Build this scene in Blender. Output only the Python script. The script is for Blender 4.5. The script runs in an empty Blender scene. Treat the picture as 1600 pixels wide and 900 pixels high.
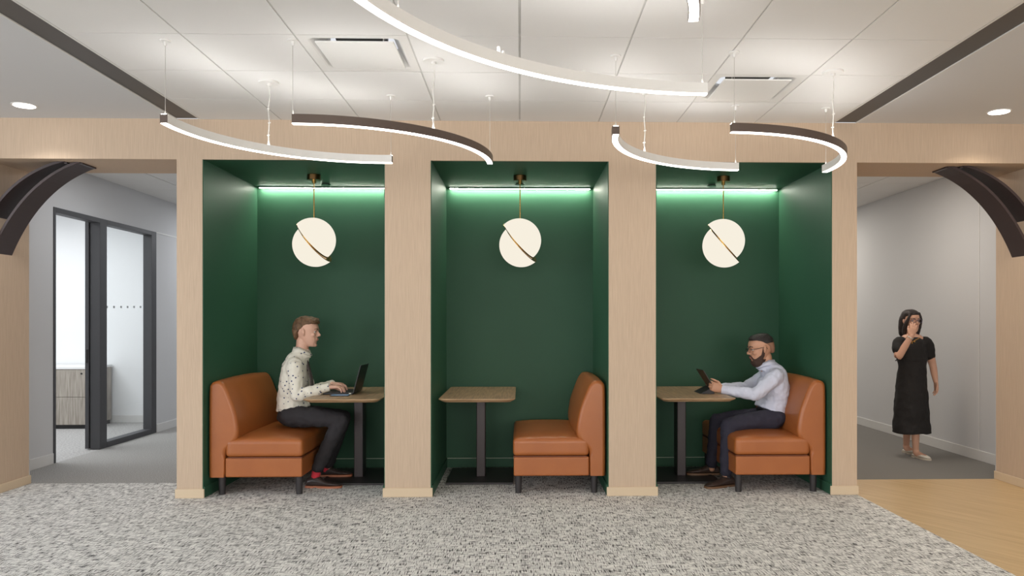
import bpy, bmesh, math, random
from mathutils import Vector, Matrix, noise as mnoise
random.seed(7)
PI = math.pi
C = bpy.context.scene.collection
sc = bpy.context.scene
V = Vector

# ------------------------------------------------------------------ camera
F, XN, HY, CZ = 1205.0, 812.0, 504.0, 1.345      # focal px, vanishing point, horizon, eye height
TH = math.atan(28.5 / F); COS, SIN = math.cos(TH), math.sin(TH)
CX = XN + F * math.tan(TH)
cam = bpy.data.cameras.new('camera'); camo = bpy.data.objects.new('camera', cam); C.objects.link(camo)
camo.location = (0, 0, CZ); camo.rotation_euler = (PI / 2, 0, -TH)
cam.sensor_width = 36; cam.lens = 36 * F / 1600
cam.shift_x = -(CX - 800) / 1600; cam.shift_y = (HY - 450) / 1600
cam.clip_start = 0.05; cam.clip_end = 200
sc.camera = camo

def X_(px, Y):
    u = (px - CX) / F
    return Y * (SIN + u * COS) / (COS - u * SIN)
def P(px, py, Y):
    """world point seen at photo pixel (px, py) on the plane y = Y"""
    x = X_(px, Y)
    return V((x, Y, CZ - (py - HY) / F * (x * SIN + Y * COS)))
def YX(px, X):
    u = (px - CX) / F
    return X * (COS - u * SIN) / (SIN + u * COS)

# ------------------------------------------------------------------ world, lights, exposure
w = bpy.data.worlds.new('world'); sc.world = w; w.use_nodes = True
w.node_tree.nodes['Background'].inputs[0].default_value = (0.93, 0.95, 1.0, 1)
w.node_tree.nodes['Background'].inputs[1].default_value = 0.9
sc.view_settings.view_transform = 'Standard'; sc.view_settings.look = 'None'
sc.view_settings.gamma = 1; sc.view_settings.use_curve_mapping = False
sc.view_settings.exposure = 0.0

def area(name, loc, aim, sx, sy, power, col):
    l = bpy.data.lights.new(name, 'AREA'); l.shape = 'RECTANGLE'; l.size = sx; l.size_y = sy
    l.energy = power; l.color = col
    o = bpy.data.objects.new(name, l); C.objects.link(o); o.location = loc
    o.rotation_euler = (V(aim) - V(loc)).to_track_quat('-Z', 'Y').to_euler()
    return o
area('fill_light_left', (-8.5, -1.5, 1.7), (0, 5.0, 1.2), 5, 2.2, 260, (0.86, 0.93, 1.0))  # added cool fill from off-screen left, no window modelled
area('fill_light_rear', (0.5, -5.5, 1.7), (0, 6, 1.2), 9, 2.4, 330, (1.0, 0.95, 0.88))  # added warm fill behind the camera, no window there
area('office_fill', (-6.3, 8.3, 2.8), (-6.3, 8.4, 0), 2.2, 2.4, 95, (0.95, 0.98, 1.0))  # added to brighten the office evenly, has no fixture
area('corridor_fill', (-3.5, 11.5, 2.84), (-3.5, 11.5, 0), 0.6, 2.5, 38, (0.93, 0.96, 1.0))  # corridor area lights are added fill, hidden overhead without fixtures
area('corridor_fill', (3.5, 11.3, 2.84), (3.5, 11.3, 0), 0.6, 2.5, 42, (1.0, 0.93, 0.83))
area('corridor_fill', (-3.5, 7.6, 2.84), (-3.5, 7.6, 0), 0.6, 0.6, 9, (0.93, 0.96, 1.0))
area('corridor_fill', (3.3, 7.6, 2.84), (3.3, 7.6, 0), 0.6, 0.6, 20, (1.0, 0.92, 0.82))
area('hall_fill', (-3.55, 2.2, 2.86), (-3.55, 2.2, 0), 0.6, 3, 22, (0.86, 0.92, 1.0))  # added pair of fills under the side ceilings, out of view, no fixtures
area('hall_fill', (3.55, 2.2, 2.86), (3.55, 2.2, 0), 0.6, 3, 30, (1.0, 0.93, 0.82))

# ------------------------------------------------------------------ materials
def srgb(r, g, b):
    f = lambda c: (c / 255 / 12.92) if c <= 10 else ((c / 255 + 0.055) / 1.055) ** 2.4
    return (f(r), f(g), f(b), 1)
MATS = {}
def mat(name, col, rough=0.6, metal=0.0, bump=None, spec=0.5, var=None, coat=0, emit=None, estr=0, sheen=0):
    """col is an albedo; var=(scale xyz, amount, colour2) mixes a noise; bump=(scale, strength)"""
    if name in MATS: return MATS[name]
    m = bpy.data.materials.new(name); m.use_nodes = True
    nt = m.node_tree; b = nt.nodes['Principled BSDF']
    b.inputs['Base Color'].default_value = col; b.inputs['Roughness'].default_value = rough
    b.inputs['Metallic'].default_value = metal; b.inputs['Specular IOR Level'].default_value = spec
    b.inputs['Coat Weight'].default_value = coat; b.inputs['Sheen Weight'].default_value = sheen
    if emit: b.inputs['Emission Color'].default_value = emit; b.inputs['Emission Strength'].default_value = estr
    tc = nt.nodes.new('ShaderNodeTexCoord')
    if var:
        scl, c2, lo, hi = var[:4]
        mp = nt.nodes.new('ShaderNodeMapping'); mp.inputs['Scale'].default_value = scl
        if len(var) > 4: mp.vector_type = 'TEXTURE'; mp.inputs['Rotation'].default_value = (0, 0, var[4])
        nz = nt.nodes.new('ShaderNodeTexNoise'); nz.inputs['Scale'].default_value = 1; nz.inputs['Detail'].default_value = 4
        cr = nt.nodes.new('ShaderNodeValToRGB')
        cr.color_ramp.elements[0].position = lo; cr.color_ramp.elements[0].color = c2
        cr.color_ramp.elements[1].position = hi; cr.color_ramp.elements[1].color = col
        nt.links.new(tc.outputs['Object'], mp.inputs[0]); nt.links.new(mp.outputs[0], nz.inputs[0])
        nt.links.new(nz.outputs[0], cr.inputs[0]); nt.links.new(cr.outputs[0], b.inputs['Base Color'])
    if bump:
        nz = nt.nodes.new('ShaderNodeTexNoise'); nz.inputs['Scale'].default_value = bump[0]; nz.inputs['Detail'].default_value = 3
        bp = nt.nodes.new('ShaderNodeBump'); bp.inputs['Strength'].default_value = bump[1]; bp.inputs['Distance'].default_value = 0.01
        nt.links.new(tc.outputs['Object'], nz.inputs[0]); nt.links.new(nz.outputs[0], bp.inputs['Height']); nt.links.new(bp.outputs[0], b.inputs['Normal'])
    MATS[name] = m
    return m

def emission(name, col, strength):
    m = bpy.data.materials.new(name); m.use_nodes = True; nt = m.node_tree
    nt.nodes.remove(nt.nodes['Principled BSDF'])
    e = nt.nodes.new('ShaderNodeEmission'); e.inputs[0].default_value = col; e.inputs[1].default_value = strength
    nt.links.new(e.outputs[0], nt.nodes['Material Output'].inputs[0]); return m

M_BEIGE = mat('beige_wallcovering', srgb(199, 176, 152), 0.75, var=((260, 260, 6), srgb(188, 165, 142), 0.35, 0.65), bump=(300, 0.1))
M_BEIGEBASE = mat('beige_baseboard', srgb(208, 187, 158), 0.45)
M_GREEN = mat('green_paint', srgb(52, 92, 70), 0.5, spec=.25, var=((1.2, 1.2, 1.2), srgb(48, 87, 66), 0.3, 0.7), bump=(160, 0.04))
M_TILE = mat('ceiling_tile', srgb(232, 230, 227), 0.85, var=((500, 500, 500), srgb(226, 224, 221), 0.3, 0.6))
M_GRID = mat('ceiling_grid', srgb(205, 203, 198), 0.6)
M_GRIDSH = mat('ceiling_reveal', srgb(120, 116, 110), 0.8)
M_GYP = mat('white_ceiling_paint', srgb(212, 212, 213), 0.8)
M_BEAM = mat('charcoal_strip', srgb(88, 85, 83), 0.5)
M_WHITE = mat('white_metal', srgb(225, 223, 219), 0.4)
M_GREYW = mat('grey_wall_paint', srgb(203, 203, 204), 0.7)
M_BASEW = mat('white_baseboard', srgb(215, 214, 212), 0.45)
M_DARKF = mat('dark_frame_metal', srgb(66, 66, 69), 0.55)
M_BLACKM = mat('black_powder_coat', srgb(46, 42, 43), 0.45)
M_COLUMN = mat('brown_black_metal', srgb(66, 58, 60), 0.4, 0.2, var=((60, 60, 3), srgb(60, 52, 54), 0.3, 0.7))
M_PORTAL = mat('dark_bronze_panel', srgb(58, 44, 43), 0.45)
M_BRONZE = mat('bronze_profile', srgb(92, 78, 70), 0.4, 0.3)
M_BRASS = mat('brass', srgb(196, 152, 84), 0.25, 1.0)
M_DKBRASS = mat('dark_brass', srgb(120, 92, 58), 0.3, 1.0)
M_LEATHER = mat('tan_leather', srgb(166, 97, 49), 0.34, var=((5, 5, 5), srgb(158, 90, 44), 0.3, 0.7), bump=(220, 0.08))
M_TOP = mat('walnut_laminate', srgb(186, 154, 120), 0.4, var=((70, 3.5, 40), srgb(142, 112, 84), 0.32, 0.62))
M_TOPEDGE = mat('walnut_edge', srgb(190, 156, 120), 0.45, var=((8, 8, 80), srgb(150, 118, 84), 0.3, 0.7))
M_WOODF = mat('light_wood_floor', srgb(212, 183, 138), 0.42, var=((1 / 1.6, 1 / 28, 1), srgb(194, 163, 118), 0.3, 0.7, 2.15), coat=0.1)
M_CARPETG = mat('plain_grey_carpet', srgb(140, 137, 133), 0.95, var=((160, 160, 1), srgb(100, 98, 95), 0.35, 0.65), bump=(200, 0.3))
M_CARPETO = mat('office_carpet', srgb(190, 188, 186), 0.95, var=((50, 90, 1), srgb(140, 138, 136), 0.35, 0.65))
M_LAMIN = mat('grey_wood_laminate', srgb(170, 162, 152), 0.5, var=((60, 10, 4), srgb(138, 130, 120), 0.35, 0.65))
M_BLACK = mat('black_plastic', srgb(26, 25, 25), 0.4)
M_LED = emission('led_diffuser', (1.0, 0.95, 0.88, 1), 7)
M_LEDTOP = emission('led_uplight', (1.0, 0.99, 0.97, 1), 19)
M_STRIP = emission('led_strip', (1.0, 1.0, 0.86, 1), 85)
M_GLOBE = emission('opal_globe', (1.0, 0.93, 0.79, 1), 0.93)
M_DOWN = emission('downlight_lens', (1.0, 0.96, 0.9, 1), 9)

def carpet_mat():
    m = bpy.data.materials.new('woven_pattern_carpet'); m.use_nodes = True; nt = m.node_tree
    b = nt.nodes['Principled BSDF']; b.inputs['Roughness'].default_value = 0.95; b.inputs['Specular IOR Level'].default_value = 0.15
    tc = nt.nodes.new('ShaderNodeTexCoord')
    def nz(sx, sy, detail, seed):
        mp = nt.nodes.new('ShaderNodeMapping'); mp.inputs['Scale'].default_value = (sx, sy, 1); mp.inputs['Location'].default_value = (seed, seed * 2, 0)
        n = nt.nodes.new('ShaderNodeTexNoise'); n.inputs['Scale'].default_value = 1; n.inputs['Detail'].default_value = detail
        nt.links.new(tc.outputs['Object'], mp.inputs[0]); nt.links.new(mp.outputs[0], n.inputs[0]); return n.outputs[0]
    def mx(op, a, c):
        n = nt.nodes.new('ShaderNodeMath'); n.operation = op
        for i, q in enumerate((a, c)):
            if isinstance(q, (int, float)): n.inputs[i].default_value = q
            else: nt.links.new(q, n.inputs[i])
        return n.outputs[0]
    a = nz(165, 15, 1, 3); c = nz(16, 175, 1, 11); big = nz(9, 9, 2, 20); fine = nz(230, 230, 2, 31)
    s = mx('MINIMUM', a, c)
    s = mx('ADD', s, mx('MULTIPLY', mx('SUBTRACT', big, 0.5), 0.16))
    s = mx('ADD', s, mx('MULTIPLY', mx('SUBTRACT', fine, 0.5), 0.35))
    cr = nt.nodes.new('ShaderNodeValToRGB'); e = cr.color_ramp.elements
    e[0].position = 0.315; e[0].color = srgb(46, 45, 46)
    e[1].position = 0.48; e[1].color = srgb(236, 235, 231)
    q = e.new(0.40); q.color = srgb(166, 165, 163)
    nt.links.new(s, cr.inputs[0]); nt.links.new(cr.outputs[0], b.inputs['Base Color'])
    bp = nt.nodes.new('ShaderNodeBump'); bp.inputs['Strength'].default_value = 0.25; bp.inputs['Distance'].default_value = 0.01
    nt.links.new(s, bp.inputs['Height']); nt.links.new(bp.outputs[0], b.inputs['Normal'])
    return m
M_CARPET = carpet_mat()

def glass_mat():
    m = bpy.data.materials.new('clear_glass'); m.use_nodes = True; nt = m.node_tree
    nt.nodes.remove(nt.nodes['Principled BSDF'])
    t = nt.nodes.new('ShaderNodeBsdfTransparent'); t.inputs[0].default_value = (0.975, 0.985, 0.985, 1)
    g = nt.nodes.new('ShaderNodeBsdfGlossy'); g.inputs['Roughness'].default_value = 0.02
    lw = nt.nodes.new('ShaderNodeLayerWeight'); lw.inputs[0].default_value = 0.25
    fr = nt.nodes.new('ShaderNodeMath'); fr.operation = 'MULTIPLY'; fr.inputs[1].default_value = 0.22; nt.links.new(lw.outputs['Facing'], fr.inputs[0])
    ms = nt.nodes.new('ShaderNodeMixShader')
    nt.links.new(fr.outputs[0], ms.inputs[0]); nt.links.new(t.outputs[0], ms.inputs[1]); nt.links.new(g.outputs[0], ms.inputs[2])
    nt.links.new(ms.outputs[0], nt.nodes['Material Output'].inputs[0]); return m
M_GLASS = glass_mat()

def shirt_pattern():
    m = bpy.data.materials.new('cream_shirt_with_motifs'); m.use_nodes = True; nt = m.node_tree
    b = nt.nodes['Principled BSDF']; b.inputs['Roughness'].default_value = 0.85; b.inputs['Specular IOR Level'].default_value = 0.2
    tc = nt.nodes.new('ShaderNodeTexCoord'); vo = nt.nodes.new('ShaderNodeTexVoronoi'); vo.inputs['Scale'].default_value = 1; vo.inputs['Randomness'].default_value = 0.75
    mp = nt.nodes.new('ShaderNodeMapping'); mp.inputs['Scale'].default_value = (33, 13, 33); mp.inputs['Rotation'].default_value = (0.3, 0.5, 0.2)
    cr = nt.nodes.new('ShaderNodeValToRGB'); cr.color_ramp.interpolation = 'CONSTANT'
    cr.color_ramp.elements[0].color = srgb(70, 74, 105); cr.color_ramp.elements[1].position = 0.21; cr.color_ramp.elements[1].color = srgb(226, 221, 208)
    nt.links.new(tc.outputs['Object'], mp.inputs[0]); nt.links.new(mp.outputs[0], vo.inputs['Vector'])
    nt.links.new(vo.outputs['Distance'], cr.inputs[0]); nt.links.new(cr.outputs[0], b.inputs['Base Color'])
    return m

# ------------------------------------------------------------------ mesh helpers
def new(): return bmesh.new()
def obj(name, bm, m, parent=None, smooth=False, bevel=0, seg=2, loc=None):
    me = bpy.data.meshes.new(name)
    bmesh.ops.recalc_face_normals(bm, faces=bm.faces[:]); bm.to_mesh(me); bm.free()
    for mm in (m if isinstance(m, (list, tuple)) else [m]): me.materials.append(mm)
    if smooth:
        for p in me.polygons: p.use_smooth = True
    o = bpy.data.objects.new(name, me); C.objects.link(o)
    if parent: o.parent = parent
    if loc: o.location = loc
    if bevel:
        b = o.modifiers.new('bevel', 'BEVEL'); b.width = bevel; b.segments = seg; b.limit_method = 'ANGLE'; b.angle_limit = 0.6
        b.harden_normals = False
    return o
def tag(o, label, cat, group=None):
    o['label'] = label; o['category'] = cat
    if group: o['group'] = group
    return o
def thing(name, label, cat, loc=(0, 0, 0), rz=0, group=None):
    o = bpy.data.objects.new(name, None); C.objects.link(o); o.location = loc; o.rotation_euler = (0, 0, rz)
    o.empty_display_size = 0.1
    return tag(o, label, cat, group)
def struct(name, bm, m, parent=None, **k):
    o = obj(name, bm, m, parent, **k)
    if not parent: o['kind'] = 'structure'
    return o
def box(bm, x0, x1, y0, y1, z0, z1, mi=0):
    r = bmesh.ops.create_cube(bm, size=1)
    for v in r['verts']:
        v.co = V(((x0 + x1) / 2 + v.co.x * (x1 - x0), (y0 + y1) / 2 + v.co.y * (y1 - y0), (z0 + z1) / 2 + v.co.z * (z1 - z0)))
    for f in {f for v in r['verts'] for f in v.link_faces}: f.material_index = mi
    return r['verts']
def cyl(bm, a, b, r, r2=None, n=20, mi=0):
    a, b = V(a), V(b); d = b - a
    q = d.to_track_quat('Z', 'Y')
    res = bmesh.ops.create_cone(bm, cap_ends=True, segments=n, radius1=r, radius2=r if r2 is None else r2, depth=d.length)
    for v in res['verts']: v.co = q @ v.co + (a + b) / 2
    for f in {f for v in res['verts'] for f in v.link_faces}: f.material_index = mi
def ball(bm, c, r, M=None, seg=20):
    """ellipsoid, r scalar or xyz"""
    if not hasattr(r, '__len__'): r = (r, r, r)
    res = bmesh.ops.create_uvsphere(bm, u_segments=seg, v_segments=seg // 2 + 2, radius=1)
    for v in res['verts']:
        p = V((v.co.x * r[0], v.co.y * r[1], v.co.z * r[2]))
        if M is not None: p = M @ p
        v.co = p + V(c)
def rings(bm, rs, caps=True, closed=False):
    """skin a list of equally long rings of points"""
    vs = [[bm.verts.new(p) for p in r] for r in rs]; n = len(rs[0])
    m = len(vs)
    for i in range(m if closed else m - 1):
        a, b = vs[i], vs[(i + 1) % m]
        for k in range(n):
            bm.faces.new((a[k], a[(k + 1) % n], b[(k + 1) % n], b[k]))
    if caps and not closed:
        bm.faces.new(vs[0][::-1]); bm.faces.new(vs[-1])
    return vs
def cat(ps, t):
    """Catmull-Rom through list of tuples/Vectors of any dimension"""
    n = len(ps) - 1; i = min(int(t * n), n - 1); u = t * n - i
    g = lambda k: ps[max(0, min(n, k))]
    a, b, c, d = g(i - 1), g(i), g(i + 1), g(i + 2)
    return [0.5 * (2 * b[k] + (c[k] - a[k]) * u + (2 * a[k] - 5 * b[k] + 4 * c[k] - d[k]) * u * u + (-a[k] + 3 * b[k] - 3 * c[k] + d[k]) * u ** 3) for k in range(len(b))]
def tube(bm, pts, rad, ref=(0, 1, 0), n=18, sub=5, caps=True):
    """smooth tube; rad = list of r or (ra, rb): rb along ref, ra across; rounded ends"""
    rad = [(r, r) if not hasattr(r, '__len__') else r for r in rad]
    path = [tuple(p) + tuple(r) for p, r in zip(pts, rad)]
    m = (len(pts) - 1) * sub
    S = [cat(path, i / m) for i in range(m + 1)] if len(pts) > 2 else [[path[0][k] + (path[1][k] - path[0][k]) * i / sub for k in range(5)] for i in range(sub + 1)]
    ref = V(ref); rs = []
    for i, s in enumerate(S):
        p = V(s[:3]); q0 = V(S[max(0, i - 1)][:3]); q1 = V(S[min(len(S) - 1, i + 1)][:3]); t = (q1 - q0).normalized()
        b = (ref - t * ref.dot(t)).normalized(); a = t.cross(b)
        ends = []
        if caps and i == 0: ends = [(-0.85, 0.35), (-0.6, 0.72)]
        ring = lambda off, sc_: [p + t * off + a * (s[3] * sc_ * math.cos(2 * PI * k / n)) + b * (s[4] * sc_ * math.sin(2 * PI * k / n)) for k in range(n)]
        rr = min(s[3], s[4])
        if caps and i == 0: rs += [ring(-rr * 0.92, 0.3), ring(-rr * 0.7, 0.7), ring(-rr * .35, .93)]
        rs.append(ring(0, 1))
        if caps and i == len(S) - 1: rs += [ring(rr * .35, .93), ring(rr * 0.7, 0.7), ring(rr * 0.92, 0.3)]
    rings(bm, rs)
def wire(bm, pts, r, n=8): tube(bm, pts, [r] * len(pts), ref=(0.3, 0.9, 0.2), n=n, sub=4, caps=False)
_tex = {}
def organic(o, vox, smooth=4, disp=0, dsize=0.08):
    r = o.modifiers.new('remesh', 'REMESH'); r.mode = 'VOXEL'; r.voxel_size = vox; r.use_smooth_shade = True
    s = o.modifiers.new('smooth', 'SMOOTH'); s.factor = 0.5; s.iterations = smooth
    if disp:
        if dsize not in _tex:
            t = bpy.data.textures.new('folds', 'CLOUDS'); t.noise_scale = dsize; t.noise_depth = 1; _tex[dsize] = t
        d = o.modifiers.new('folds', 'DISPLACE'); d.texture = _tex[dsize]; d.strength = disp; d.mid_level = 0.5
        d.texture_coords = 'LOCAL'
        s = o.modifiers.new('smooth2', 'SMOOTH'); s.factor = 0.5; s.iterations = 2
    return o
def wnorm(o):
    m_ = o.modifiers.new('wn', 'WEIGHTED_NORMAL'); m_.keep_sharp = True; m_.weight = 80
    return o
def copy_tree(o, parent=None):
    c = o.copy(); C.objects.link(c); c.parent = parent
    for ch in list(o.children): copy_tree(ch, c)
    return c

# ------------------------------------------------------------------ dimensions
W0 = 5.97; WB = 6.54; NB = 7.19          # wall face, back of portals, back of niches
OT = 2.596; CH = 2.906; XE = 9.0         # opening top, ceiling, half extent
NI = [(-2.425, -1.045), (-0.681, 0.685), (1.064, 2.435)]
PL, PR, JX = -2.626, 2.637, 4.097
CORX_L, CORX_R = -4.45, 4.485

# ------------------------------------------------------------------ floors
b = new(); box(b, -XE, PR, -6, WB, -0.1, 0); box(b, -2.626, 2.637, WB, 7.4, -0.1, 0); struct('floor', b, M_CARPET)
b = new(); box(b, PR, XE, -6, WB, -0.1, 0); struct('floor_wood', b, M_WOODF)
b = new(); box(b, CORX_L, PL, WB, 14, -0.1, 0); struct('floor_corridor_left', b, mat('light_grey_carpet', srgb(178, 176, 172), 0.95, var=((110, 150, 1), srgb(125, 123, 120), 0.35, 0.65), bump=(200, 0.3)))
b = new(); box(b, PR, CORX_R, WB, 14, -0.1, 0); struct('floor_corridor_right', b, M_CARPETG)
b = new(); box(b, -8.2, CORX_L, 6.6, 10.6, -0.1, 0); struct('floor_office', b, M_CARPETO)

# ------------------------------------------------------------------ front wall
def wall(name, boxes, m=M_BEIGE, **k):
    b = new()
    for q in boxes: box(b, *q)
    return struct(name, b, m, **k)
wall('wall_front', [
    (-XE, PL, W0, WB, OT, CH), (PR, XE, W0, WB, OT, CH), (PL, PR, W0, W0 + .02, OT, CH), (PL, PR, W0 + .02, 7.4, OT + .006, CH),
    (-XE, -JX, W0, WB, 0, OT), (JX, XE, W0, WB, 0, OT),
    (PL, NI[0][0] - .006, W0, 7.4, 0, OT), (NI[0][1] + .006, NI[1][0] - .006, W0, 7.4, 0, OT),
    (NI[1][1] + .006, NI[2][0] - .006, W0, 7.4, 0, OT), (NI[2][1] + .006, PR, W0, 7.4, 0, OT)])
for i, (a, c) in enumerate(NI):
    wall('wall_niche_left_%d' % (i + 1), [(a - .006, a, W0 + .004, NB, 0, OT)], M_GREEN)
    wall('wall_niche_right_%d' % (i + 1), [(c, c + .006, W0 + .004, NB, 0, OT)], M_GREEN)
    wall('wall_niche_back_%d' % (i + 1), [(a - .006, c + .006, NB, NB + .15, 0, OT)], M_GREEN)
    wall('ceiling_niche_%d' % (i + 1), [(a - .006, c + .006, W0 + .02, NB + .15, OT, OT + .006)], M_GREEN)
    for nm_, q_ in (('back', (a, c, NB - .020, NB, 0, .085)), ('left', (a, a + .010, W0 + .006, NB - .013, 0, .085)), ('right', (c - .010, c, W0 + .006, NB - .013, 0, .085))):
        wall('baseboard_niche_%s_%d' % (nm_, i + 1), [q_], M_GREEN, bevel=.003)
    wall('trim_niche_%d' % (i + 1), [(a + .01, c - .01, NB - .021, NB - .012, .084, .0885)], mat('pale_edge', srgb(190, 196, 180), .6))  # narrow pale strip along the top of the back baseboard
    # LED strip along the top back corner
    b = new(); box(b, a + .02, c - .02, NB - .052, NB - .018, OT - .012, OT - .001, 0)
    t = thing('led_strip_light', ['slim linear light along the top back edge of the left green booth', 'slim linear light along the top back edge of the middle green booth',
              'slim linear light along the top back edge of the right green booth'][i], 'strip light', ((a + c) / 2, NB - .02, OT - .02), 0, 'linear lights in the booths')
    h = obj('housing', b, M_GREEN, t); h.location = (-(a + c) / 2, -(NB - .02), -(OT - .02))
    b = new(); box(b, a + .035, c - .035, NB - .048, NB - .022, OT - .0145, OT - .012)
    h = obj('diffuser', b, M_STRIP, t); h.location = (-(a + c) / 2, -(NB - .02), -(OT - .02))
def bb(x0, x1):   # pillar foot board
    return (x0 - .01, x1 + .01, W0 - .012, W0 + .003, 0, .07)
wall('baseboard_front', [bb(PL, NI[0][0]), bb(NI[0][1], NI[1][0]), bb(NI[1][1], NI[2][0]), bb(NI[2][1], PR),
    (-XE, -JX + .012, W0 - .012, W0, 0, .07), (-JX, -JX + .012, W0, WB + .012, 0, .07), (JX - .012, XE, W0 - .012, W0, 0, .07), (JX - .012, JX, W0, WB + .012, 0, .07),
    (PL - .012, PL, W0, 7.4, 0, .07), (PR, PR + .012, W0, 7.4, 0, .07)], M_BEIGEBASE, bevel=.004)

# ------------------------------------------------------------------ ceilings
TS = 0.61; TY0 = 5.97 - 0.55; BX = 2.44
GX = [-BX + TS * i for i in range(9)]
rows = [W0] + [TY0 - TS * i for i in range(20)]
DIFF = [(2, 1), (6, 0)]                # column, row of the two diffusers
b = new(); g = .005
DIFFC = []
for r in range(len(rows) - 1):
    y1, y0 = rows[r], rows[r + 1]
    for c in range(8):
        x0, x1 = GX[c], GX[c + 1]
        if (c, r) in [(2, 2), (6, 1)]:
            DIFFC.append(((x0 + x1) / 2, (y0 + y1) / 2)); continue
        box(b, x0 + g, x1 - g, y0 + g * .6, y1 - g * .6, CH - .004, CH + .012)
struct('ceiling', b, M_TILE)
b = new()
for x in GX: box(b, x - .0035, x + .0035, -6, W0, CH - .001, CH + .02)
for y in rows[1:]: box(b, -BX, BX, y - .0015, y + .0015, CH - .0005, CH + .02)
struct('trim_1', b, M_GRID)
b = new()                                  # plenum above, leaving out the diffuser openings
for r in range(len(rows) - 1):
    for c in range(8):
        if (c, r) in [(2, 2), (6, 1)]: continue
        box(b, GX[c], GX[c + 1], rows[r + 1], rows[r], CH + .012, CH + .03)
struct('ceiling_plenum', b, M_GRIDSH)
BO = 2.63
wall('ceiling_left', [(-XE, -BO, -6, W0, CH, CH + .05)], M_GYP)
wall('ceiling_right', [(BO, XE, -6, W0, CH, CH + .05)], M_GYP)
for s in (-1, 1):
    x0, x1 = sorted((s * (BX + .012), s * (BO - .004)))
    wall('ceiling_strip_' + ('left' if s < 0 else 'right'), [(x0, x1, -6, W0, CH + .004, CH + .05)], M_BEAM)
    xa, xb = sorted((s * (BX - .001), s * (BX + .014))); xc, xd = sorted((s * (BO - .006), s * BO))
    wall('trim_%d' % (2 if s < 0 else 3), [(xa, xb, -6, W0, CH - .004, CH + .03), (xc, xd, -6, W0, CH - .003, CH + .03)], M_WHITE)
# corridor ceilings with grid lines
for nm, x0, x1 in (('ceiling_corridor_left', CORX_L, PL), ('ceiling_corridor_right', PR, CORX_R)):
    b = new(); y = WB
    xs = [x0]
    while xs[-1] < x1 - .01: xs.append(min(x1, xs[-1] + TS))
    if nm.endswith('right'): xs = [x0 + x1 - q for q in xs][::-1]
    k = 0
    while y < 14:
        y2 = min(14, y + TS)
        for p, q in zip(xs, xs[1:]): box(b, p + .006, q - .006, y + .003, y2 - .003, CH - .03, CH - .01)
        y = y2
    struct(nm, b, M_TILE)
    wall('ceiling_plenum_' + nm[17:], [(x0, x1, WB, 14, CH - .0105, CH + .05)], M_GRIDSH)
wall('ceiling_office', [(-8.2, CORX_L - .1, 6.6, 10.6, CH - .03, CH + .05)], M_GYP)

# ------------------------------------------------------------------ corridor walls
Ya, Yb, Yc, Yd = YX(83, CORX_L), YX(155, CORX_L), YX(166, CORX_L), YX(243.5, CORX_L)   # door jamb, post, window end
Ye = YX(236, CORX_L)
HT = CZ + (HY - 323) / F * (CORX_L * SIN + Ya * COS)          # head of the glazed front
T = .09
wall('wall_corridor_left', [(CORX_L - T, CORX_L, WB, Ya, 0, CH), (CORX_L - T, CORX_L, Ya, Yd, HT, CH), (CORX_L - T, CORX_L, Yd, 14, 0, CH),
                            (CORX_L - T, -JX - .012, WB - .005, WB + .03, 0, CH)], M_GREYW)
wall('wall_corridor_right', [(CORX_R, CORX_R + .1, WB, 14, 0, CH), (JX + .012, CORX_R + .1, WB, WB + .03, 0, CH)], M_GREYW)
wall('wall_corridor_end', [(CORX_L - T, PL, 14, 14.1, 0, CH), (PR, CORX_R + .1, 14, 14.1, 0, CH)], M_GREYW)
wall('wall_core', [(PL, PL + .1, 7.4, 14, 0, CH), (PR - .1, PR, 7.4, 14, 0, CH)], M_GREYW)
wall('wall_office', [(-8.2, CORX_L - T, 10.5, 10.6, 0, CH), (-8.2, -8.1, 6.6, 10.5, 0, CH), (-8.2, CORX_L - T, 6.56, 6.6, 0, CH)], mat('office_white_paint', srgb(232, 233, 234), 0.7))
b = new(); ys = YX(1530, CORX_R)
box(b, CORX_R - .003, CORX_R, ys - .006, ys + .006, .1, CH - .03); struct('trim_4', b, M_BASEW)
b = new(); box(b, CORX_L, CORX_L + .006, Yd, 14, HT - .01, HT + .006); struct('trim_5', b, M_BASEW)
wall('baseboard_corridor_left', [(CORX_L, CORX_L + .013, WB + .03, Ya - .01, 0, .1), (CORX_L, CORX_L + .013, Yd + .01, 14, 0, .1)], M_BASEW, bevel=.003)
wall('baseboard_corridor_right', [(CORX_R - .013, CORX_R, WB + .03, 14, 0, .1)], M_BASEW, bevel=.003)
wall('baseboard_office', [(-8.1, CORX_L - T, 10.488, 10.5, 0, .1)], M_BASEW, bevel=.003)

# door frame (opening left of the glazing) and window
d = bpy.data.objects.new('door_1', None); C.objects.link(d); d['kind'] = 'structure'; d.location = (CORX_L, Ya, 0)
def loc_box(*bs):
    b = new()
    for q in bs: box(b, *q)
    return b
o = obj('door_frame', loc_box((-T - .005, .008, -.0, .035, 0, HT), (-T - .005, .008, Yb - Ya, Yc - Ya, 0, HT), (-T - .005, .008, .035, Yb - Ya, HT - .05, HT)), M_DARKF, d, bevel=.003)
o = obj('door_leaf_edge', loc_box((-T - .05, -T - .012, Yb - Ya - .015, Yb - Ya + .05, 0.01, HT - .01)), M_DARKF, d, bevel=.002)
h = obj('latch', loc_box((-T - .04, -T - .02, Yb - Ya - .025, Yb - Ya - .015, .92, 1.06)), M_BLACK, o, bevel=.003)
wn = bpy.data.objects.new('window_1', None); C.objects.link(wn); wn['kind'] = 'structure'; wn.location = (CORX_L, Yc, 0)
L = Yd - Yc
obj('window_frame', loc_box((-T - .005, .008, Ye - Yc, L, 0, HT), (-T - .005, .008, 0, Ye - Yc, HT - .05, HT), (-T - .005, .008, 0, Ye - Yc, 0, .06)), M_DARKF, wn, bevel=.003)
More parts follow.
